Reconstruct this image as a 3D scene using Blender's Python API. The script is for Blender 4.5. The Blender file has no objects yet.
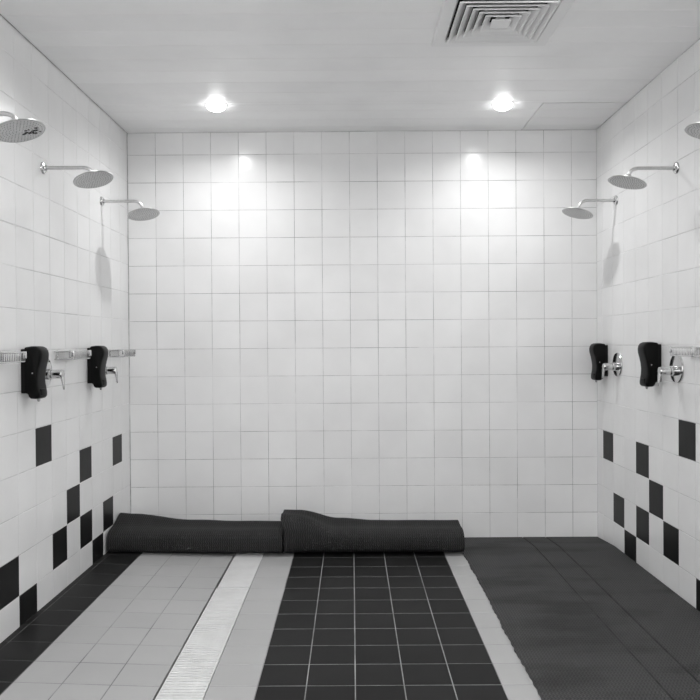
import bpy, bmesh, math, random
from mathutils import Vector, Matrix
random.seed(7)
PI = math.pi
C = bpy.context.scene.collection
SC = bpy.context.scene

# ------------------------------------------------------------------ room measures (metres)
XL, XR, YB, YF, ZC = -1.613, 1.772, 5.315, -3.0, 2.914
T = 0.2                       # wall tile
ROW0 = 0.154                  # height of the first wall joint
FT = 0.19814                  # floor tile
FX0, FY0 = -0.1933, 4.750     # a floor joint crossing
DRAIN = (FX0 - 3*FT, FX0 - 2*FT)

# ------------------------------------------------------------------ materials
def new_mat(name):
    m = bpy.data.materials.new(name); m.use_nodes = True
    nt = m.node_tree
    return m, nt, nt.nodes['Principled BSDF']

def grey(v): return (v, v, v, 1)

def mat(name, v, rough=0.5, metal=0.0, noise=0.0, scale=20.0, bump=0.0, bscale=200.0, coat=0.0, spec=0.5):
    m, nt, b = new_mat(name)
    b.inputs['Base Color'].default_value = grey(v)
    b.inputs['Roughness'].default_value = rough
    b.inputs['Metallic'].default_value = metal
    b.inputs['Specular IOR Level'].default_value = spec
    b.inputs['Coat Weight'].default_value = coat
    tc = nt.nodes.new('ShaderNodeTexCoord')
    if noise:
        n = nt.nodes.new('ShaderNodeTexNoise'); n.inputs['Scale'].default_value = scale
        n.inputs['Detail'].default_value = 5
        nt.links.new(tc.outputs['Object'], n.inputs['Vector'])
        r = nt.nodes.new('ShaderNodeMapRange')
        r.inputs['From Min'].default_value = 0.3; r.inputs['From Max'].default_value = 0.7
        r.inputs['To Min'].default_value = v*(1-noise); r.inputs['To Max'].default_value = v*(1+noise)
        nt.links.new(n.outputs['Fac'], r.inputs['Value'])
        nt.links.new(r.outputs['Result'], b.inputs['Base Color'])
    if bump:
        n2 = nt.nodes.new('ShaderNodeTexNoise'); n2.inputs['Scale'].default_value = bscale
        nt.links.new(tc.outputs['Object'], n2.inputs['Vector'])
        bp = nt.nodes.new('ShaderNodeBump'); bp.inputs['Strength'].default_value = bump
        bp.inputs['Distance'].default_value = 0.002
        nt.links.new(n2.outputs['Fac'], bp.inputs['Height'])
        nt.links.new(bp.outputs['Normal'], b.inputs['Normal'])
    return m

def tile_mat(name, v, rough, var=0.03, wave=0.12, spec=0.5):
    """glazed tile: tone differs a little from tile to tile (face attribute), gently uneven glaze"""
    m, nt, b = new_mat(name)
    a = nt.nodes.new('ShaderNodeAttribute'); a.attribute_name = 'tone'
    r = nt.nodes.new('ShaderNodeMapRange')
    r.inputs['To Min'].default_value = v*(1-var); r.inputs['To Max'].default_value = v*(1+var)
    nt.links.new(a.outputs['Fac'], r.inputs['Value'])
    tc = nt.nodes.new('ShaderNodeTexCoord')
    st = nt.nodes.new('ShaderNodeTexNoise'); st.inputs['Scale'].default_value = 3.0; st.inputs['Detail'].default_value = 6
    nt.links.new(tc.outputs['Object'], st.inputs['Vector'])
    mr = nt.nodes.new('ShaderNodeMapRange')
    mr.inputs['From Min'].default_value = 0.3; mr.inputs['From Max'].default_value = 0.7
    mr.inputs['To Min'].default_value = 0.96; mr.inputs['To Max'].default_value = 1.03
    nt.links.new(st.outputs['Fac'], mr.inputs['Value'])
    mu = nt.nodes.new('ShaderNodeMath'); mu.operation = 'MULTIPLY'
    nt.links.new(r.outputs['Result'], mu.inputs[0]); nt.links.new(mr.outputs['Result'], mu.inputs[1])
    nt.links.new(mu.outputs[0], b.inputs['Base Color'])
    b.inputs['Roughness'].default_value = rough
    b.inputs['Specular IOR Level'].default_value = spec
    n = nt.nodes.new('ShaderNodeTexNoise'); n.inputs['Scale'].default_value = 14.0; n.inputs['Detail'].default_value = 2
    nt.links.new(tc.outputs['Object'], n.inputs['Vector'])
    bp = nt.nodes.new('ShaderNodeBump'); bp.inputs['Strength'].default_value = wave; bp.inputs['Distance'].default_value = 0.004
    nt.links.new(n.outputs['Fac'], bp.inputs['Height']); nt.links.new(bp.outputs['Normal'], b.inputs['Normal'])
    return m

def grout_mat(name, lo, hi, scale=2.2, f0=0.38, f1=0.62):
    m, nt, b = new_mat(name)
    tc = nt.nodes.new('ShaderNodeTexCoord')
    n = nt.nodes.new('ShaderNodeTexNoise'); n.inputs['Scale'].default_value = scale; n.inputs['Detail'].default_value = 7
    n.inputs['Roughness'].default_value = 0.7
    nt.links.new(tc.outputs['Object'], n.inputs['Vector'])
    r = nt.nodes.new('ShaderNodeMapRange')
    r.inputs['From Min'].default_value = f0; r.inputs['From Max'].default_value = f1
    r.inputs['To Min'].default_value = lo; r.inputs['To Max'].default_value = hi
    nt.links.new(n.outputs['Fac'], r.inputs['Value'])
    nt.links.new(r.outputs['Result'], b.inputs['Base Color'])
    b.inputs['Roughness'].default_value = 0.9
    return m

def mat_rubber(name, v, stain, con=.5):
    """anti-slip mat: fine zigzag ribs read from the UV map in metres, plus damp patches"""
    m, nt, b = new_mat(name)
    N, L = nt.nodes, nt.links
    uv = N.new('ShaderNodeUVMap'); uv.uv_map = 'metres'
    sep = N.new('ShaderNodeSeparateXYZ'); L.new(uv.outputs['UV'], sep.inputs[0])
    def M(op, a, bb=None):
        n = N.new('ShaderNodeMath'); n.operation = op
        for i, x in enumerate((a, bb)):
            if x is None: continue
            if isinstance(x, (int, float)): n.inputs[i].default_value = x
            else: L.new(x, n.inputs[i])
        return n.outputs[0]
    zig = M('PINGPONG', sep.outputs['Y'], 0.012)
    ph = M('MULTIPLY', M('ADD', sep.outputs['X'], M('MULTIPLY', zig, 0.55)), 2*PI/0.0145)
    rib = M('ADD', M('MULTIPLY', M('SINE', ph), 0.5), 0.5)
    bars = M('ADD', M('MULTIPLY', M('SINE', M('MULTIPLY', sep.outputs['Y'], 2*PI/0.024)), 0.5), 0.5)
    h = M('ADD', rib, M('MULTIPLY', bars, 0.35))
    bp = N.new('ShaderNodeBump'); bp.inputs['Strength'].default_value = 0.75; bp.inputs['Distance'].default_value = 0.004
    L.new(h, bp.inputs['Height']); L.new(bp.outputs['Normal'], b.inputs['Normal'])
    tc = N.new('ShaderNodeTexCoord')
    mp = N.new('ShaderNodeMapping'); mp.inputs['Scale'].default_value = (0.9, 2.6, 1)
    L.new(tc.outputs['Object'], mp.inputs['Vector'])
    n = N.new('ShaderNodeTexNoise'); n.inputs['Scale'].default_value = 1.6; n.inputs['Detail'].default_value = 5
    L.new(mp.outputs[0], n.inputs['Vector'])
    r = N.new('ShaderNodeMapRange'); r.inputs['From Min'].default_value = 0.36; r.inputs['From Max'].default_value = 0.5
    r.inputs['To Min'].default_value = 1 - stain; r.inputs['To Max'].default_value = 1.0
    L.new(n.outputs['Fac'], r.inputs['Value'])
    col = M('MULTIPLY', M('MULTIPLY', M('ADD', M('MULTIPLY', rib, con), 1 - con/2), v), r.outputs['Result'])
    L.new(col, b.inputs['Base Color'])
    b.inputs['Roughness'].default_value = 0.7
    b.inputs['Specular IOR Level'].default_value = 0.10
    return m

def emit_mat(name, s):
    m = bpy.data.materials.new(name); m.use_nodes = True
    nt = m.node_tree; nt.nodes.clear()
    e = nt.nodes.new('ShaderNodeEmission'); e.inputs['Strength'].default_value = s
    o = nt.nodes.new('ShaderNodeOutputMaterial'); nt.links.new(e.outputs[0], o.inputs[0])
    return m

W_TILE = tile_mat('white_wall_tile', 0.82, 0.22, 0.02)
B_TILE = tile_mat('black_wall_tile', 0.011, 0.3, 0.12, spec=0.10)
W_GROUT = grout_mat('wall_grout', 0.24, 0.70)
S_GROUT = grout_mat('side_wall_grout', 0.42, 0.80)
F_WHITE = tile_mat('white_floor_tile', 0.37, 0.42, 0.025, 0.05)
F_BLACK = tile_mat('black_floor_tile', 0.014, 0.45, 0.12, 0.05, spec=0.08)
F_GROUT = grout_mat('floor_grout', 0.16, 0.34, 3.0)
F_BLACKG = grout_mat('dark_floor_grout', 0.04, 0.13, 3.0)
F_DIRT = grout_mat('dirty_floor_grout', 0.15, 0.40, 1.7)
PLANK = tile_mat('white_ceiling_plank', 0.93, 0.33, 0.03, 0.05)
DARK = mat('dark_void', 0.02, 0.9)
CHROME = mat('chrome', 0.62, 0.12, 1.0)
BRUSHED = mat('satin_steel', 0.62, 0.34, 1.0, 0.06, 90)
SPRAY = mat('shower_spray_face', 0.72, 0.42, 0.15, 0.08, 60)
NOZ = mat('grey_nozzle', 0.36, 0.6)
NOZD = mat('dark_limescale', 0.03, 0.8)
BLACKP = mat('black_plastic', 0.002, 0.36, 0.0, spec=0.11)
BLACKM = mat('matt_black_plastic', 0.006, 0.45, spec=0.15)
GREYP = mat('grey_plastic', 0.35, 0.3)
GRATE = mat('white_plastic_grate', 0.66, 0.45, 0.0, 0.05, 12)
CHANNEL = mat('drain_channel_bottom', 0.10, 0.7)
VENTM = mat('white_vent_enamel', 0.86, 0.4)
TRIMW = mat('white_lamp_trim', 0.8, 0.35)
LED = emit_mat('lamp_diffuser', 20.0)
MATF = mat_rubber('grey_rubber_mat', 0.060, 0.35)
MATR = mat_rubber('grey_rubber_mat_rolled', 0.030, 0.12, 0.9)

GROOVE = mat('shaded_mat_groove', 0.038, 0.8, 0.0, 0.4, 14, spec=0.1)  # shade inside the mat grooves, painted as a darker colour

# ------------------------------------------------------------------ mesh helpers
def link(name, bm, mats, parent=None, smooth=None, loc=None):
    me = bpy.data.meshes.new(name)
    bmesh.ops.recalc_face_normals(bm, faces=bm.faces) if smooth is not None else None
    bm.to_mesh(me); bm.free()
    for m in (mats if isinstance(mats, (list, tuple)) else [mats]): me.materials.append(m)
    if smooth is not None:
        for p in me.polygons: p.use_smooth = True
        me.set_sharp_from_angle(angle=math.radians(smooth))
    o = bpy.data.objects.new(name, me); C.objects.link(o)
    if parent: o.parent = parent
    if loc: o.location = loc
    return o

def box(bm, x0, x1, y0, y1, z0, z1, mi=0, bev=0.0):
    r = bmesh.ops.create_cube(bm, size=1)
    for v in r['verts']:
        v.co = Vector((x0 + (v.co.x+.5)*(x1-x0), y0 + (v.co.y+.5)*(y1-y0), z0 + (v.co.z+.5)*(z1-z0)))
    fs = {f for v in r['verts'] for f in v.link_faces}
    for f in fs: f.material_index = mi
    if bev:
        es = list({e for v in r['verts'] for e in v.link_edges})
        bmesh.ops.bevel(bm, geom=es, offset=bev, segments=2, affect='EDGES', profile=.6)

def lathe(bm, prof, n=40, axis='Z', mi=0, c=(0,0,0), mtx=None):
    """prof: (radius, height) pairs"""
    rings = []
    for r, h in prof:
        if r < 1e-6:
            rings.append([bm.verts.new((0, 0, h))])
        else:
            rings.append([bm.verts.new((r*math.cos(2*PI*i/n), r*math.sin(2*PI*i/n), h)) for i in range(n)])
    for a, b in zip(rings, rings[1:]):
        for i in range(n):
            j = (i+1) % n
            if len(a) == 1 and len(b) == 1: continue
            if len(a) == 1: f = bm.faces.new((a[0], b[i], b[j]))
            elif len(b) == 1: f = bm.faces.new((a[i], a[j], b[0]))
            else: f = bm.faces.new((a[i], a[j], b[j], b[i]))
            f.material_index = mi
    vs = [v for r in rings for v in r]
    M = Matrix.Translation(c)
    if axis == 'X': M = M @ Matrix.Rotation(PI/2, 4, 'Y')
    if axis == 'Y': M = M @ Matrix.Rotation(-PI/2, 4, 'X')
    if mtx is not None: M = mtx
    for v in vs: v.co = M @ v.co

def tube(bm, pts, rad, n=14, mi=0, cap=True):
    pts = [Vector(p) for p in pts]
    rr = rad if isinstance(rad, (list, tuple)) else [rad]*len(pts)
    rings = []; up = None
    for i, p in enumerate(pts):
        d = (pts[min(i+1, len(pts)-1)] - pts[max(i-1, 0)]).normalized()
        if up is None:
            up = d.orthogonal().normalized()
        up = (up - d*up.dot(d)).normalized(); sd = d.cross(up)
        rings.append([bm.verts.new(p + rr[i]*(math.cos(2*PI*k/n)*up + math.sin(2*PI*k/n)*sd)) for k in range(n)])
    for a, b in zip(rings, rings[1:]):
        for k in range(n):
            f = bm.faces.new((a[k], a[(k+1) % n], b[(k+1) % n], b[k])); f.material_index = mi
    if cap:
        bm.faces.new(list(reversed(rings[0]))).material_index = mi
        bm.faces.new(rings[-1]).material_index = mi

def thing(name, label, cat, loc, rz=0.0, group=None):
    o = bpy.data.objects.new(name, None); C.objects.link(o)
    o.empty_display_size = 0.05
    o.location = loc; o.rotation_euler = (0, 0, rz)
    o['label'] = label; o['category'] = cat
    if group: o['group'] = group
    return o

def tag(o, label, cat, group=None):
    o['label'] = label; o['category'] = cat
    if group: o['group'] = group
    return o

def dup(root, loc, rz, label):
    def cp(o, par):
        c = o.copy(); C.objects.link(c)
        if par: c.parent = par
        for ch in list(o.children): cp(ch, c)
        return c
    r = cp(root, None)
    r.location = loc; r.rotation_euler = (0, 0, rz); r['label'] = label
    return r

# ------------------------------------------------------------------ tiled surfaces
class Tiles:
    """bevelled tiles standing 1.2 mm proud of a grout bed; frame O + u*U + v*V, normal N into the room"""
    def __init__(s, O, U, V, N):
        s.O, s.U, s.V, s.N = map(Vector, (O, U, V, N)); s.vs = []; s.fs = []; s.mi = []; s.tone = []
    def P(s, u, v, h): return s.O + s.U*u + s.V*v + s.N*h
    def quad(s, q, mi, tone):
        i = len(s.vs); s.vs += q; s.fs.append(tuple(range(i, i+4))); s.mi.append(mi); s.tone.append(tone)
    def tile(s, u0, u1, v0, v1, mi, gap=0.003, h=0.0012, bev=0.0012):
        g = gap/2; u0 += g; u1 -= g; v0 += g; v1 -= g
        if u1-u0 < 0.004 or v1-v0 < 0.004: return
        tone = random.random(); w = 0.00025
        hs = [h + random.uniform(-w, w) for _ in range(4)]
        lo = [s.P(u0,v0,0), s.P(u1,v0,0), s.P(u1,v1,0), s.P(u0,v1,0)]
        b = bev
        hi = [s.P(u0+b,v0+b,hs[0]), s.P(u1-b,v0+b,hs[1]), s.P(u1-b,v1-b,hs[2]), s.P(u0+b,v1-b,hs[3])]
        s.quad(hi, mi, tone)
        for k in range(4):
            j = (k+1) % 4; s.quad([lo[k], lo[j], hi[j], hi[k]], mi, tone)
    def slab(s, u0, u1, v0, v1, t, mi):
        a = [s.P(u0,v0,0), s.P(u1,v0,0), s.P(u1,v1,0), s.P(u0,v1,0)]
        b = [s.P(u0,v0,-t), s.P(u1,v0,-t), s.P(u1,v1,-t), s.P(u0,v1,-t)]
        s.quad(a, mi, .5); s.quad(b[::-1], mi, .5)
        for k in range(4):
            j = (k+1) % 4; s.quad([b[k], b[j], a[j], a[k]], mi, .5)
    def build(s, name, mats):
        me = bpy.data.meshes.new(name)
        me.from_pydata([tuple(v) for v in s.vs], [], s.fs)
        for m in mats: me.materials.append(m)
        me.polygons.foreach_set('material_index', s.mi)
        at = me.attributes.new('tone', 'FLOAT', 'FACE'); at.data.foreach_set('value', s.tone)
        me.update()
        o = bpy.data.objects.new(name, me); C.objects.link(o); o['kind'] = 'structure'
        return o

def cuts(lo, hi, first, step):
    k = math.ceil((lo - first)/step + 1e-6); out = [lo]
    while first + k*step < hi - 1e-6:
        out.append(first + k*step); k += 1
    out.append(hi); return out

zc = cuts(-.036, ZC, ROW0, T)                    # heights of the wall joints; row -1 is zc[0]..zc[1]
def wall(name, O, U, N, u_lo, u_hi, first, black, grout=None, lift=0.0, low=0.0):
    t = Tiles(O, U, (0,0,1), N)
    t.slab(u_lo-0.06, u_hi+0.06, -0.06, ZC+0.12, 0.06, 2)
    us = cuts(u_lo, u_hi, first, T)
    for a, b in zip(us, us[1:]):
        col = math.floor(((a+b)/2 - first)/T)
        zz = [zc[0]] + [q + lift + low*max(0, 1 - q/.85) for q in zc[1:-1]] + [zc[-1]]
        for r, (c, d) in enumerate(zip(zz, zz[1:])):
            t.tile(a, b, c, d, 1 if black(col, r-1) else 0)
    return t.build(name, [W_TILE, B_TILE, grout or W_GROUT])

PAT = {1: (2,), 2: (0,), 3: (-1,), 4: (2, 0), 5: (1,), 6: (0,), 7: (3,), 8: (-1,), 9: (0,)}
def dark_left(col, r):                        # columns counted from the back wall towards the front
    return r in PAT.get((col-1) % 9 + 1, ()) if col >= 1 else False
wall('wall_back', (0, YB, 0), (1,0,0), (0,-1,0), XL, XR, -1.4084, lambda c, r: False)
wall('wall_front', (0, YF, 0), (1,0,0), (0,1,0), XL, XR, -1.4084, lambda c, r: False)
L0 = 5.334
wall('wall_left', (XL, 0, 0), (0,1,0), (1,0,0), YF, YB, L0 - 50*T,
     lambda c, r: dark_left(49 - c, r), S_GROUT, .011, .016)
R0 = 5.195
wall('wall_right', (XR, 0, 0), (0,1,0), (-1,0,0), YF, YB, R0 - 50*T,
     lambda c, r: dark_left(49 - c + 1, r) if 49 - c >= 0 else False, S_GROUT, .009)

# floor with the drain channel left open
fl = Tiles((0,0,0), (1,0,0), (0,1,0), (0,0,1))
DIP0, DIP = 4.750 + .19814, .030                         # the floor falls a little towards the back wall
def floor_dip(y): return -DIP*max(0.0, min(1.1, (y - DIP0)/(YB - DIP0)))
def floor_rise(x): return .010*max(0.0, (DRAIN[0] - x)/(DRAIN[0] - XL))   # and climbs a little to the left wall
for y0_, y1_ in ((YF-.05, DIP0), (DIP0, YB+.05)):
    fl.slab(XL-.05, FX0 - 6*FT, y0_, y1_, .10, 5)
    fl.slab(FX0 - 6*FT, DRAIN[0], y0_, y1_, .10, 3)
    fl.slab(DRAIN[1], XR+.05, y0_, y1_, .10, 2)
    n = len(fl.vs)
    fl.slab(DRAIN[0]-.01, DRAIN[1]+.01, y0_, y1_, .03, 4)
    for i in range(n, n+24): fl.vs[i] = fl.vs[i] - Vector((0, 0, .07))
xs = cuts(XL, XR, FX0 - 20*FT, FT); ys = cuts(YF, YB, FY0 - 60*FT, FT)
for a, b in zip(xs, xs[1:]):
    c = math.floor(((a+b)/2 - FX0)/FT)
    if c == -3: continue
    blk = c <= -7 or -1 <= c <= 3 or c >= 9
    for p, q in zip(ys, ys[1:]):
        fl.tile(a, b, p, q, 1 if blk else 0, gap=0.0045 if blk else 0.0035, h=0.001)
for v in fl.vs: v.z += floor_dip(v.y) + floor_rise(v.x)
fl.build('floor', [F_WHITE, F_BLACK, F_GROUT, F_DIRT, CHANNEL, F_BLACKG])

# ceiling: strips across the room under a dark void, an open bay for the hatch at the back right
HX0, HY0 = 1.232, 4.712
ce = Tiles((0,0,ZC), (1,0,0), (0,1,0), (0,0,-1))
ce.slab(XL-.05, XR+.05, YF-.05, YB+.05, .05, 1)
n = len(ce.vs)
for i in range(n-24, n): ce.vs[i] = ce.vs[i] + Vector((0, 0, .05))
py = cuts(YF, YB, 3.411 - 50*0.1785, 0.1785)
for p, q in zip(py, py[1:]):
    x1 = XR - .002
    parts = [(p, q, x1)]
    if q > HY0 and p < HY0: parts = [(p, HY0, x1), (HY0, q, HX0)]
    elif p >= HY0: parts = [(p, q, HX0)]
    for a, b, xe in parts:
        ce.tile(XL + .004, xe, a, b, 0, gap=0.0004, h=0.0, bev=0.0022)
for i in range(24, len(ce.vs), 20):              # shallow tray: the strip's edges fold up
    for k in range(4, 20):
        if (k - 4) % 4 in (0, 1): ce.vs[i+k] = ce.vs[i+k] + Vector((0, 0, .0018))
ce.build('ceiling', [PLANK, DARK])

# ------------------------------------------------------------------ ceiling hatch
bm = bmesh.new()
box(bm, HX0+.002, XR-.006, HY0+.006, YB-.008, ZC-.002, ZC+.016, 0, .002)
h = thing('ceiling_hatch', 'white square access hatch with dark gaps in the ceiling corner', 'hatch', ((HX0+XR)/2, (HY0+YB)/2, ZC))
bmesh.ops.translate(bm, verts=bm.verts, vec=-h.location)
link('hatch_panel', bm, VENTM, h)
bm = bmesh.new()
for k in (1, 2, 3):
    y = HY0 + .02 + k*.1785 - .08
    box(bm, HX0+.012, XR-.012, y, y+.004, ZC-.004, ZC-.0015)
bmesh.ops.translate(bm, verts=bm.verts, vec=-h.location)
link('hatch_strip', bm, VENTM, h)

# ------------------------------------------------------------------ ceiling air vent: nested sloping square rings
VC = (0.707, 3.470); VS = 0.290
v = thing('ceiling_vent', 'square white air vent of nested louvre rings in the ceiling', 'vent', (VC[0], VC[1], ZC))
def sq_ring(bm, prof):
    """prof: list of (half size, z), closed loop swept round a square"""
    loops = [[bm.verts.new((s*r, t*r, z)) for s, t in ((-1,-1),(1,-1),(1,1),(-1,1))] for r, z in prof]
    for a, b in zip(loops, loops[1:] + loops[:1]):
        for k in range(4):
            bm.faces.new((a[k], a[(k+1) % 4], b[(k+1) % 4], b[k]))
bm = bmesh.new()
sq_ring(bm, [(VS, -.001), (VS, -.018), (VS-.006, -.022), (VS-.058, -.022), (VS-.066, -.012), (VS-.066, -.001)])
bmesh.ops.recalc_face_normals(bm, faces=bm.faces)
link('frame', bm, VENTM, v)
bm = bmesh.new(); box(bm, -VS+.05, VS-.05, -VS+.05, VS-.05, -.0015, .0005)
link('backing', bm, DARK, v)
for k in range(5):
    ro = VS - .070 - k*.0345
    bm = bmesh.new()
    sq_ring(bm, [(ro-.034, -.0040), (ro-.002, -.027), (ro, -.027), (ro, -.033), (ro-.004, -.033), (ro-.006, -.0300), (ro-.038, -.0062)])
    bmesh.ops.recalc_face_normals(bm, faces=bm.faces)
    link('louvre', bm, VENTM, v)
bm = bmesh.new(); box(bm, -.045, .045, -.045, .045, -.033, -.028, 0, .0015)
box(bm, -.02, .02, -.02, .02, -.028, -.001)
link('centre_plate', bm, VENTM, v)

# ------------------------------------------------------------------ downlights
def make_lamp():
    t = thing('ceiling_light', '', 'ceiling light', (0,0,0), 0, 'round ceiling downlights')
    bm = bmesh.new()
    lathe(bm, [(.069, -.0005), (.071, -.002), (.070, -.004), (.065, -.005), (.061, -.004), (.060, -.0005)], 40)
    link('trim_ring', bm, TRIMW, t, 40)
    bm = bmesh.new()
    R = .060
    lathe(bm, [(R*math.cos(a), -.004 - .036*math.sin(a)) for a in [k*PI/2/8 for k in range(8)]] + [(0, -.040)], 32)
    link('diffuser', bm, LED, t, 60)
    return t
lamp0 = make_lamp()
LAMPS = [(-.856, 4.708, 'glowing round ceiling downlight near back wall, above the left showers'),
         (.980, 4.731, 'glowing round ceiling downlight between the back wall and the air vent'),
         (-.856, 3.01, 'glowing round ceiling downlight, second from back wall on the left'),
         (.980, 3.03, 'glowing round ceiling downlight just in front of the air vent'),
         (-.856, 1.31, 'glowing round ceiling downlight, third from back wall on the left'),
         (.980, 1.33, 'glowing round ceiling downlight, third from back wall on the right'),
         (-.856, -.39, 'glowing round ceiling downlight, fourth from back wall on the left'),
         (.980, -.37, 'glowing round ceiling downlight, fourth from back wall on the right'),
         (-.856, -2.09, 'added fill downlight out of view, left one nearest the front wall'),  # unseen last pair, added behind the camera to brighten the back wall
         (.980, -2.07, 'added fill downlight out of view, right one nearest the front wall')]
LAMP_W = 13.0
for i, (x, y, lab) in enumerate(LAMPS):
    if i == 0:
        lamp0.location = (x, y, ZC); lamp0['label'] = lab
    else: dup(lamp0, (x, y, ZC), 0, lab)
    ld = bpy.data.lights.new('downlight_beam', 'AREA'); ld.shape = 'DISK'; ld.size = .075
    ld.energy = LAMP_W*(.54, .54, .42, .42, .45, .45, 1.05, 1.05, 4.6, 4.6)[i]; ld.spread = math.radians(157)
    lo = bpy.data.objects.new('downlight_beam', ld); C.objects.link(lo); lo.location = (x, y, ZC - .042)

# ------------------------------------------------------------------ showers (local: +X leaves the wall)
def make_shower(label, loc, rz, face, lat, tow):
    """face: centre of the spray face (local x, z); lat / tow: degrees the face tips off the wall / along it"""
    t = thing('wall_shower', label, 'shower', loc, rz, 'wall showers')
    bm = bmesh.new()
    lathe(bm, [(0, 0), (.032, 0), (.032, .004), (.028, .010), (.015, .014), (.0125, .022), (0, .022)], 36, 'X')
    link('wall_flange', bm, CHROME, t, 35)
    a, b = math.radians(lat), math.radians(tow)
    u = Vector((math.cos(a), 0, math.sin(a))); v = Vector((0, math.cos(b), math.sin(b)))
    n = u.cross(v).normalized(); v = n.cross(u).normalized()
    M = Matrix((u, v, n)).transposed().to_4x4()
    M.translation = Vector((face[0], 0, face[1]))
    end = M @ Vector((0, 0, .044))
    p0 = Vector((end.x - .062, 0, 0)); p1 = Vector((end.x - .010, 0, .004)); p2 = end
    pts = [Vector((.004, 0, 0)), Vector((.06, 0, 0)), Vector((.12, 0, 0)), p0 - Vector((.02, 0, 0))]
    for k in range(11):
        f = k/10; pts.append(p0*(1-f)**2 + p1*2*f*(1-f) + p2*f*f)
    bm = bmesh.new(); tube(bm, pts, .0098, 18)
    link('arm', bm, BRUSHED, t, 50)
    R = .102
    bm = bmesh.new()
    lathe(bm, [(0, .046), (.013, .046), (.0165, .036), (.022, .020), (.045, .014), (R-.006, .009), (R, .006), (R, .002), (R-.003, .000), (R-.006, .0006)], 56, mtx=M)
    hd = link('shower_head', bm, BRUSHED, t, 35)
    bm = bmesh.new()
    lathe(bm, [(R-.006, .0006), (R-.010, 0), (0, 0)], 56, mtx=M)
    link('spray_face', bm, SPRAY, hd, 40)
    bm = bmesh.new()
    for ring in range(1, 8):
        rr = ring*.0125; nn = 6*ring
        for k in range(nn):
            q = 2*PI*k/nn
            lathe(bm, [(.0022, .0005), (.0016, -.002), (0, -.002)], 6, mtx=M @ Matrix.Translation((rr*math.cos(q), rr*math.sin(q), 0)))
    link('nozzles', bm, NOZ, hd, 40)['kind'] = 'stuff'
    return t, hd, M
SH = [(XL+.001, 4.757, 2.315, 0, 'chrome rain shower on left wall, farthest one, next to back corner', (.273, -.089), 11.4, -10.2),
      (XL+.001, 3.856, 2.316, 0, 'chrome rain shower on left wall, middle one of the three', (.266, -.066), 15.6, -8.3),
      (XL+.001, 2.955, 2.317, 0, 'chrome rain shower on left wall, nearest, its face stained dark', (.284, -.072), 16.4, -4.3),
      (XR-.001, 4.915, 2.327, PI, 'chrome rain shower on right wall, farthest one, next to back corner', (.261, -.087), 15.4, 5.4),
      (XR-.001, 4.005, 2.326, PI, 'chrome rain shower on right wall, middle one of the three', (.271, -.079), 15.3, 2.6),
      (XR-.001, 3.100, 2.326, PI, 'chrome rain shower on right wall, nearest, only its edge in view', (.259, -.063), 13.7, .7)]
for k, (x, y, z, rz, lab, face, lat, tow) in enumerate(SH):
    t, hd, M = make_shower(lab, (x, y, z), rz, face, lat, tow)
    if k == 2:                               # limescale patch on the nearest left head
        bm = bmesh.new()
        for q in range(16):
            px, py = .035 + random.uniform(-.03, .03), .032 + random.uniform(-.026, .026)
            lathe(bm, [(0, -.0006), (random.uniform(.004, .009), -.0005), (0, -.0001)], 9, mtx=M @ Matrix.Translation((px, py, 0)))
        o = link('dark_stain', bm, NOZD, hd); o['label'] = 'dark stain on the spray face'

# ------------------------------------------------------------------ mixers
def make_mixer():
    t = thing('shower_mixer', '', 'shower tap', (0,0,0), 0, 'lever shower mixers')
    bm = bmesh.new()
    lathe(bm, [(0, 0), (.080, 0), (.080, .005), (.077, .010), (.066, .012), (.030, .013), (0, .013)], 48, 'X')
    link('escutcheon', bm, CHROME, t, 30)
    bm = bmesh.new()
    lathe(bm, [(0, .012), (.028, .012), (.028, .038), (.026, .040), (.020, .041), (.020, .046), (.0235, .047), (.0235, .092), (.021, .099), (.012, .103), (0, .104)], 32, 'X')
    bmesh.ops.translate(bm, verts=bm.verts, vec=(0, 0, -.013))
    link('mixer_body', bm, CHROME, t, 30)
    bm = bmesh.new()
    tube(bm, [(.084, 0, .012), (.092, 0, -.004), (.098, 0, -.026), (.100, 0, -.05), (.102, 0, -.072), (.103, 0, -.082)], [.011, .012, .0095, .0075, .0065, .004], 14)
    for vv in bm.verts: vv.co.y *= 1.25; vv.co.z -= .013
    link('lever', bm, CHROME, t, 50)
    return t
MX = [(XL+.001, 4.720, 1.236, 0, 'chrome lever shower mixer on left wall behind the farther soap dispenser'),
      (XL+.001, 3.846, 1.249, 0, 'chrome lever shower mixer on left wall behind the nearer soap dispenser'),
      (XR-.001, 4.895, 1.233, PI, 'chrome lever shower mixer on right wall, farther one with small disc'),
      (XR-.001, 4.005, 1.238, PI, 'chrome lever shower mixer on right wall, nearer one beside wire shelf')]
mx0 = make_mixer(); mx0.location = MX[0][:3]; mx0['label'] = MX[0][4]
for s in MX[1:]: dup(mx0, s[:3], s[3], s[4])

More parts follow.
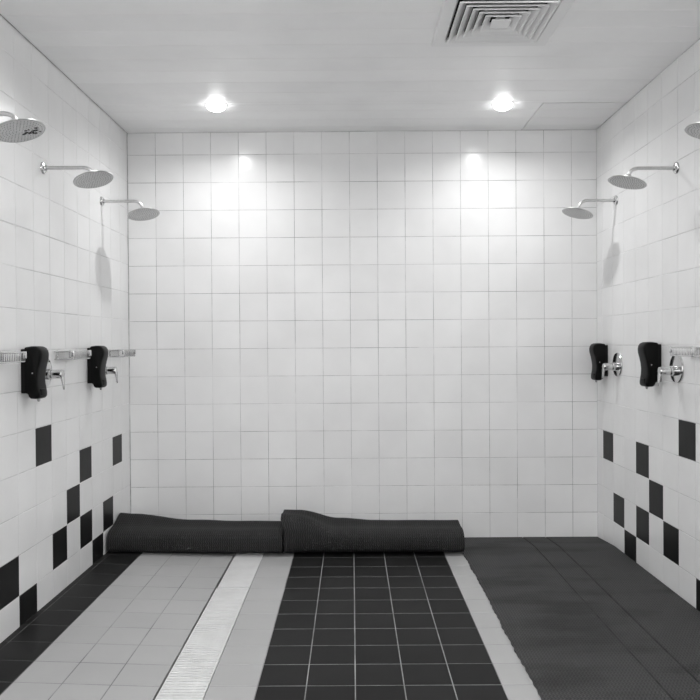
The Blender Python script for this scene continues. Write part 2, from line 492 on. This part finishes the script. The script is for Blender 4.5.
# ------------------------------------------------------------------ soap dispensers
def make_dispenser():
    t = thing('soap_dispenser', '', 'soap dispenser', (0,0,0), 0, 'black soap dispensers')
    bm = bmesh.new(); box(bm, 0, .026, -.050, .050, .029, .246, 0, .006)
    link('back_plate', bm, BLACKM, t, 35)
    # side outline (distance from wall, height) of the cover
    P = [(.022, .246), (.050, .250), (.078, .249), (.092, .243), (.101, .230), (.105, .212), (.103, .190), (.094, .160), (.087, .130),
         (.083, .100), (.084, .070), (.089, .045), (.093, .025), (.092, .010), (.085, .002), (.070, 0), (.050, .001), (.040, .008), (.034, .022), (.022, .028)]
    P = [(a*.97, b*1.04) for a, b in P]
    cx, cz = .055, .130
    W = .056
    bm = bmesh.new(); rings = []
    for q in (-1, -.985, -.94, -.86, -.6, 0, .6, .86, .94, .985, 1):
        k = 1 - .16*abs(q)**14 - .05*abs(q)**3
        rings.append([bm.verts.new((max(.022, cx + (a-cx)*k) if a > .023 else .022, q*W, cz + (b-cz)*(1-(1-k)*.45))) for a, b in P])
    m = len(P)
    for a, b in zip(rings, rings[1:]):
        for k in range(m): bm.faces.new((a[k], a[(k+1) % m], b[(k+1) % m], b[k]))
    bm.faces.new(rings[0]); bm.faces.new(rings[-1][::-1])
    link('cover', bm, BLACKP, t, 45)
    bm = bmesh.new(); box(bm, .080, .0925, -.030, .030, .018, .050, 0, .004)
    link('push_pad', bm, BLACKM, t, 35)
    for s in (-1, 1):
        bm = bmesh.new()
        lathe(bm, [(0, 0), (.004, 0), (.0035, .003), (0, .003)], 14, mtx=Matrix.Translation((.060, s*.0535, .128)) @ Matrix.Rotation(-s*PI/2, 4, 'X'))
        link('lock_button', bm, GREYP, t, 40)
    bm = bmesh.new(); lathe(bm, [(0, .004), (.009, .004), (.007, -.010), (.004, -.014), (0, -.014)], 16, c=(.066, 0, 0))
    link('nozzle', bm, GREYP, t, 40)
    return t
DS = [(XL+.001, 4.520, 1.124, 0, 'black soap dispenser on left wall, the farther one from camera'),
      (XL+.001, 3.622, 1.124, 0, 'black soap dispenser on left wall, the nearer one from camera'),
      (XR-.001, 5.135, 1.117, PI, 'black soap dispenser on right wall, the farther one beside back corner'),
      (XR-.001, 4.258, 1.124, PI, 'black soap dispenser on right wall, the nearer one between the mixers')]
ds0 = make_dispenser(); ds0.location = DS[0][:3]; ds0['label'] = DS[0][4]
for s in DS[1:]: dup(ds0, s[:3], s[3], s[4])

# ------------------------------------------------------------------ wire shelves
def make_shelf():
    t = thing('wire_shelf', '', 'shower shelf', (0,0,0), 0, 'chrome wire shower shelves')
    D, H, Ln = .108, .042, .130
    bm = bmesh.new()
    for z, r in ((H, .0042), (0, .003)):
        tube(bm, [(.006, -Ln, z), (D-.012, -Ln, z), (D-.003, -Ln+.004, z), (D, -Ln+.014, z), (D, Ln-.014, z), (D-.003, Ln-.004, z), (D-.012, Ln, z), (.006, Ln, z)], r, 10)
        tube(bm, [(.006, -Ln, z), (.006, Ln, z)], r, 10)
    link('rail', bm, CHROME, t, 50)
    bm = bmesh.new()
    nb = 15
    for k in range(nb):
        y = -Ln + .012 + k*(2*Ln-.024)/(nb-1)
        tube(bm, [(.007, y, H), (.007, y, 0), (.010, y, -.002), (D-.006, y, -.002), (D, y, .002), (D, y, H)], .0018, 6)
    link('wire_basket', bm, CHROME, t, 50)
    for s in (-1, 1):
        bm = bmesh.new(); box(bm, 0, .008, s*Ln*.72-.012, s*Ln*.72+.012, .004, H+.006, 0, .002)
        link('wall_bracket', bm, CHROME, t, 35)
        bm = bmesh.new(); box(bm, D-.012, D+.003, s*Ln-.006, s*Ln+.006, .014, H+.005, 0, .003)
        link('corner_cap', bm, CHROME, t, 35)
    return t
SF = [(XL+.001, 4.975, 1.309, 0, 'chrome wire shelf on left wall, farthest one near back corner'),
      (XL+.001, 4.100, 1.311, 0, 'chrome wire shelf on left wall between the two soap dispensers'),
      (XL+.001, 3.258, 1.313, 0, 'chrome wire shelf on left wall, nearest one cut off by frame'),
      (XR-.001, 3.720, 1.312, PI, 'chrome wire shelf on right wall beside the nearer mixer')]
sf0 = make_shelf(); sf0.location = SF[0][:3]; sf0['label'] = SF[0][4]
for s in SF[1:]: dup(sf0, s[:3], s[3], s[4])

# ------------------------------------------------------------------ drain gratings
def grating(label, y0, y1, x0, x1, ribs):
    t = thing('drain_grating', label, 'drain grate', ((x0+x1)/2, (y0+y1)/2, -.031))
    def lk(n, bm):
        bmesh.ops.translate(bm, verts=bm.verts, vec=-t.location); return link(n, bm, GRATE, t)
    bm = bmesh.new()
    p = .0235; k = 0; y = y0 + .004
    while y < y1 - .012:
        box(bm, x0+.004, x1-.004, y, y+.0155, -.016, .001); y += p
    lk('slats', bm)
    for a in (x0, x1-.004):
        bm = bmesh.new(); box(bm, a, a+.004, y0, y1, -.030, .0005); lk('side_rail', bm)
    for f in ribs:
        xx = x0 + f*(x1-x0)
        bm = bmesh.new(); box(bm, xx-.006, xx+.006, y0+.001, y1-.001, -.024, -.002); lk('support_rib', bm)
    for a in (y0, y1-.012):
        bm = bmesh.new(); box(bm, x0+.006, x1-.006, a, a+.012, -.024, .0012); lk('end_bar', bm)
    for yy in (y0+.03, y1-.03, (y0+y1)/2):
        bm = bmesh.new(); box(bm, x0+.002, x1-.002, yy-.01, yy+.01, -.0705, -.022); lk('foot', bm)
grating('white slatted drain grating, far piece running under the rolled mat', 4.176, 4.90, DRAIN[0]+.013, DRAIN[1]-.002, (.56,))
grating('white slatted drain grating, long near piece between white floor tiles', 1.60, 4.164, DRAIN[0]+.009, DRAIN[1]-.003, (.27, .73))
grating('white slatted drain grating, piece nearest the front wall', -2.95, 1.596, DRAIN[0]+.009, DRAIN[1]-.003, (.27, .73))

# ------------------------------------------------------------------ mats
def add_uv(me, fn):
    uv = me.uv_layers.new(name='metres')
    for l in me.loops: uv.data[l.index].uv = fn(l.vertex_index)

def lerp_tab(tab, x):
    if x <= tab[0][0]: return tab[0][1]
    for (a, p), (b, q) in zip(tab, tab[1:]):
        if x <= b:
            f = (x-a)/(b-a); f = f*f*(3-2*f); return p + (q-p)*f
    return tab[-1][1]

def rolled_mat(name, label, x0, x1, yc, a, b, hfront, hback, over, turns=4.2):
    th, pitch = .0085, .0118
    n = int(turns*56); nx = 64
    vs, uv, fs = [], [], []
    def se(t, A, B, e=3.1):
        c, s = math.cos(t), math.sin(t)
        return (math.copysign(abs(c)**(2/e), c)*A, math.copysign(abs(s)**(2/e), s)*B)
    prof = []                                  # (y, z outer, y, z inner, length)
    ln = 0; last = None
    for i in range(n+1):
        ang = i/56*2*PI
        d = pitch*i/56
        # start underneath at the back, go under to the front, over the top, and inwards
        t = -PI/2 + .9 - ang
        o = se(t, a-d, b-d); q = se(t, a-d-th, b-d-th)
        if last: ln += math.dist(last, o)
        last = o
        prof.append((o, q, ln))
    for ix in range(nx+1):
        f = ix/nx; x = x0 + (x1-x0)*f
        hf, hb = hfront(x), hback(x)
        wob = .004*math.sin(x*7+1) + .003*math.sin(x*17)
        for o, q, l in prof:
            for (yy, zz) in (o, q):
                w = max(0, min(1, (yy + .7*a)/(1.2*a))); h = hf + (hb - hf)*w*w*(3-2*w) - .013*math.sin(PI*w)**2
                z = (zz + b)*(1 + (h - 2*b)/(2*b)*min(1, (zz+b)/(2*b)*1.25))
                z = max(z, 0.0)
                y = yc + yy + wob*(z/.17) + (.012*(z-.17)/.1 if z > .17 else 0)
                xx = x + over*max(0, 1-f*5)*max(0, min(1, (z-.185)/.05))
                if ix == nx: xx -= .0
                vs.append((xx, y, z + floor_rise(xx))); uv.append((x, l))
    m = len(prof)
    def I(ix, i, s): return (ix*m + i)*2 + s
    for ix in range(nx):
        for i in range(m-1):
            fs.append((I(ix,i,0), I(ix+1,i,0), I(ix+1,i+1,0), I(ix,i+1,0)))
            fs.append((I(ix,i,1), I(ix,i+1,1), I(ix+1,i+1,1), I(ix+1,i,1)))
        for i in (0, m-1):
            q = (I(ix,i,0), I(ix,i,1), I(ix+1,i,1), I(ix+1,i,0))
            fs.append(q if i == 0 else q[::-1])
    for ix in (0, nx):
        for i in range(m-1):
            q = (I(ix,i,0), I(ix,i+1,0), I(ix,i+1,1), I(ix,i,1))
            fs.append(q if ix == 0 else q[::-1])
    me = bpy.data.meshes.new(name)
    cx = (x0+x1)/2
    me.from_pydata([(p[0]-cx, p[1]-yc, p[2]) for p in vs], [], fs)
    bmm = bmesh.new(); bmm.from_mesh(me); bmesh.ops.recalc_face_normals(bmm, faces=bmm.faces); bmm.to_mesh(me); bmm.free()
    add_uv(me, lambda i: uv[i])
    me.materials.append(MATR)
    for p in me.polygons: p.use_smooth = True
    me.set_sharp_from_angle(angle=math.radians(50))
    o = bpy.data.objects.new(name, me); C.objects.link(o); o.location = (cx, yc, .0022)
    tag(o, label, 'mat', 'grey rubber shower mats')

rolled_mat('rubber_mat', 'dark grey ribbed rubber mat rolled up against back wall, left roll', -1.600, -.462, 4.948, .195, .083,
           lambda x: .172 + lerp_tab([(-1.6, .006), (-1.4, .004), (-1.1, 0), (-.45, .0)], x), lambda x: .180 + lerp_tab([(-1.6, .056), (-1.52, .050), (-1.1, .008), (-.8, 0), (-.45, -.002)], x), 0)
rolled_mat('rubber_mat', 'dark grey ribbed rubber mat rolled up along back wall, right roll with raised end', -.450, .722, 4.948, .195, .083,
           lambda x: .172 + lerp_tab([(-.45, .112), (-.38, .100), (-.1, .004), (.72, 0)], x), lambda x: .178 + lerp_tab([(-.45, .086), (-.36, .082), (-.10, .022), (.15, .002), (.72, 0)], x), -.022)

# the mat left lying on the right: toothed left edge, two moulded grooves
def flat_mat():
    x0, x1, y0, y1, th = .724, XR-.008, -1.0, YB-.012, .006
    cols = []
    def grv(c): return [(c-.005, 0), (c-.0025, -.004), (c+.0025, -.004), (c+.005, 0)]
    cols = [(x0, 0), (x0+.05, 0), (1.0, 0)] + grv(1.225) + [(1.35, 0)] + grv(1.390) + [(1.55, 0), (x1-.03, 0), (x1, 0)]
    ny = 380
    vs, uv, fs = [], [], []
    for j in range(ny+1):
        y = y0 + (y1-y0)*j/ny
        tooth = .0014*(1 if j % 4 in (0, 1) else -1) + .0025*math.sin(y*5) + .0028*math.sin(y*23+2)*math.sin(y*3.1) + .001*math.sin(y*61)
        for s in (0, 1):
            for k, (x, dz) in enumerate(cols):
                xx = x + (tooth if k == 0 else 0)
                wave = .0022*math.sin(y*6.3 + x*1.2)*math.sin(y*2.1+x) if 1 < k < len(cols)-1 else 0
                z = (th + dz + max(0, wave)) if s == 0 else 0
                vs.append((xx, y, z + floor_dip(y))); uv.append((xx, y))
    nc = len(cols)
    def I(j, s, k): return (j*2+s)*nc + k
    for j in range(ny):
        for k in range(nc-1):
            fs.append((I(j,0,k), I(j,0,k+1), I(j+1,0,k+1), I(j+1,0,k)))
            fs.append((I(j,1,k), I(j+1,1,k), I(j+1,1,k+1), I(j,1,k+1)))
        fs.append((I(j,1,0), I(j,0,0), I(j+1,0,0), I(j+1,1,0)))
        fs.append((I(j,0,nc-1), I(j,1,nc-1), I(j+1,1,nc-1), I(j+1,0,nc-1)))
    for j in (0, ny):
        for k in range(nc-1):
            fs.append((I(j,0,k), I(j,1,k), I(j,1,k+1), I(j,0,k+1)))
    me = bpy.data.meshes.new('rubber_mat'); me.from_pydata(vs, [], fs)
    add_uv(me, lambda i: uv[i])
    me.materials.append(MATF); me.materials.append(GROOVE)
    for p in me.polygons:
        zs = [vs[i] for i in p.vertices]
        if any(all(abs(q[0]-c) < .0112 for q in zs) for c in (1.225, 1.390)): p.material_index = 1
    o = bpy.data.objects.new('rubber_mat', me); C.objects.link(o); o.location = (0, 0, .0022)
    tag(o, 'grey ribbed rubber mat lying flat along the right wall', 'mat', 'grey rubber shower mats')
flat_mat()

# ------------------------------------------------------------------ camera (level, a trace of yaw, pitch and roll)
yaw, pitch, roll, f = 0.00246, -0.0090, -0.00686, 735.4
r0 = Vector((math.cos(yaw), math.sin(yaw), 0)); f0 = Vector((-math.sin(yaw), math.cos(yaw), 0)); u0 = Vector((0, 0, 1))
fw = f0*math.cos(pitch) + u0*math.sin(pitch)
up = -f0*math.sin(pitch) + u0*math.cos(pitch)
dn = -up
rt = r0*math.cos(roll) - dn*math.sin(roll)
dn2 = r0*math.sin(roll) + dn*math.cos(roll)
up = -dn2
cd = bpy.data.cameras.new('camera'); cam = bpy.data.objects.new('camera', cd); C.objects.link(cam)
cd.sensor_width = 36; cd.lens = 36*f/700; cd.clip_start = .02
Mc = Matrix((rt, up, -fw)).transposed().to_4x4(); Mc.translation = (0, 0, 1.3865)
cam.matrix_world = Mc
SC.camera = cam

w = bpy.data.worlds.new('world'); SC.world = w; w.use_nodes = True
w.node_tree.nodes['Background'].inputs[0].default_value = (0.02, 0.02, 0.02, 1)
vs_ = SC.view_settings
SC.display_settings.display_device = 'sRGB'
vs_.view_transform = 'Standard'; vs_.look = 'None'; vs_.gamma = 1; vs_.exposure = 0.15; vs_.use_curve_mapping = False
SC.cycles.max_bounces = 12; SC.cycles.diffuse_bounces = 8
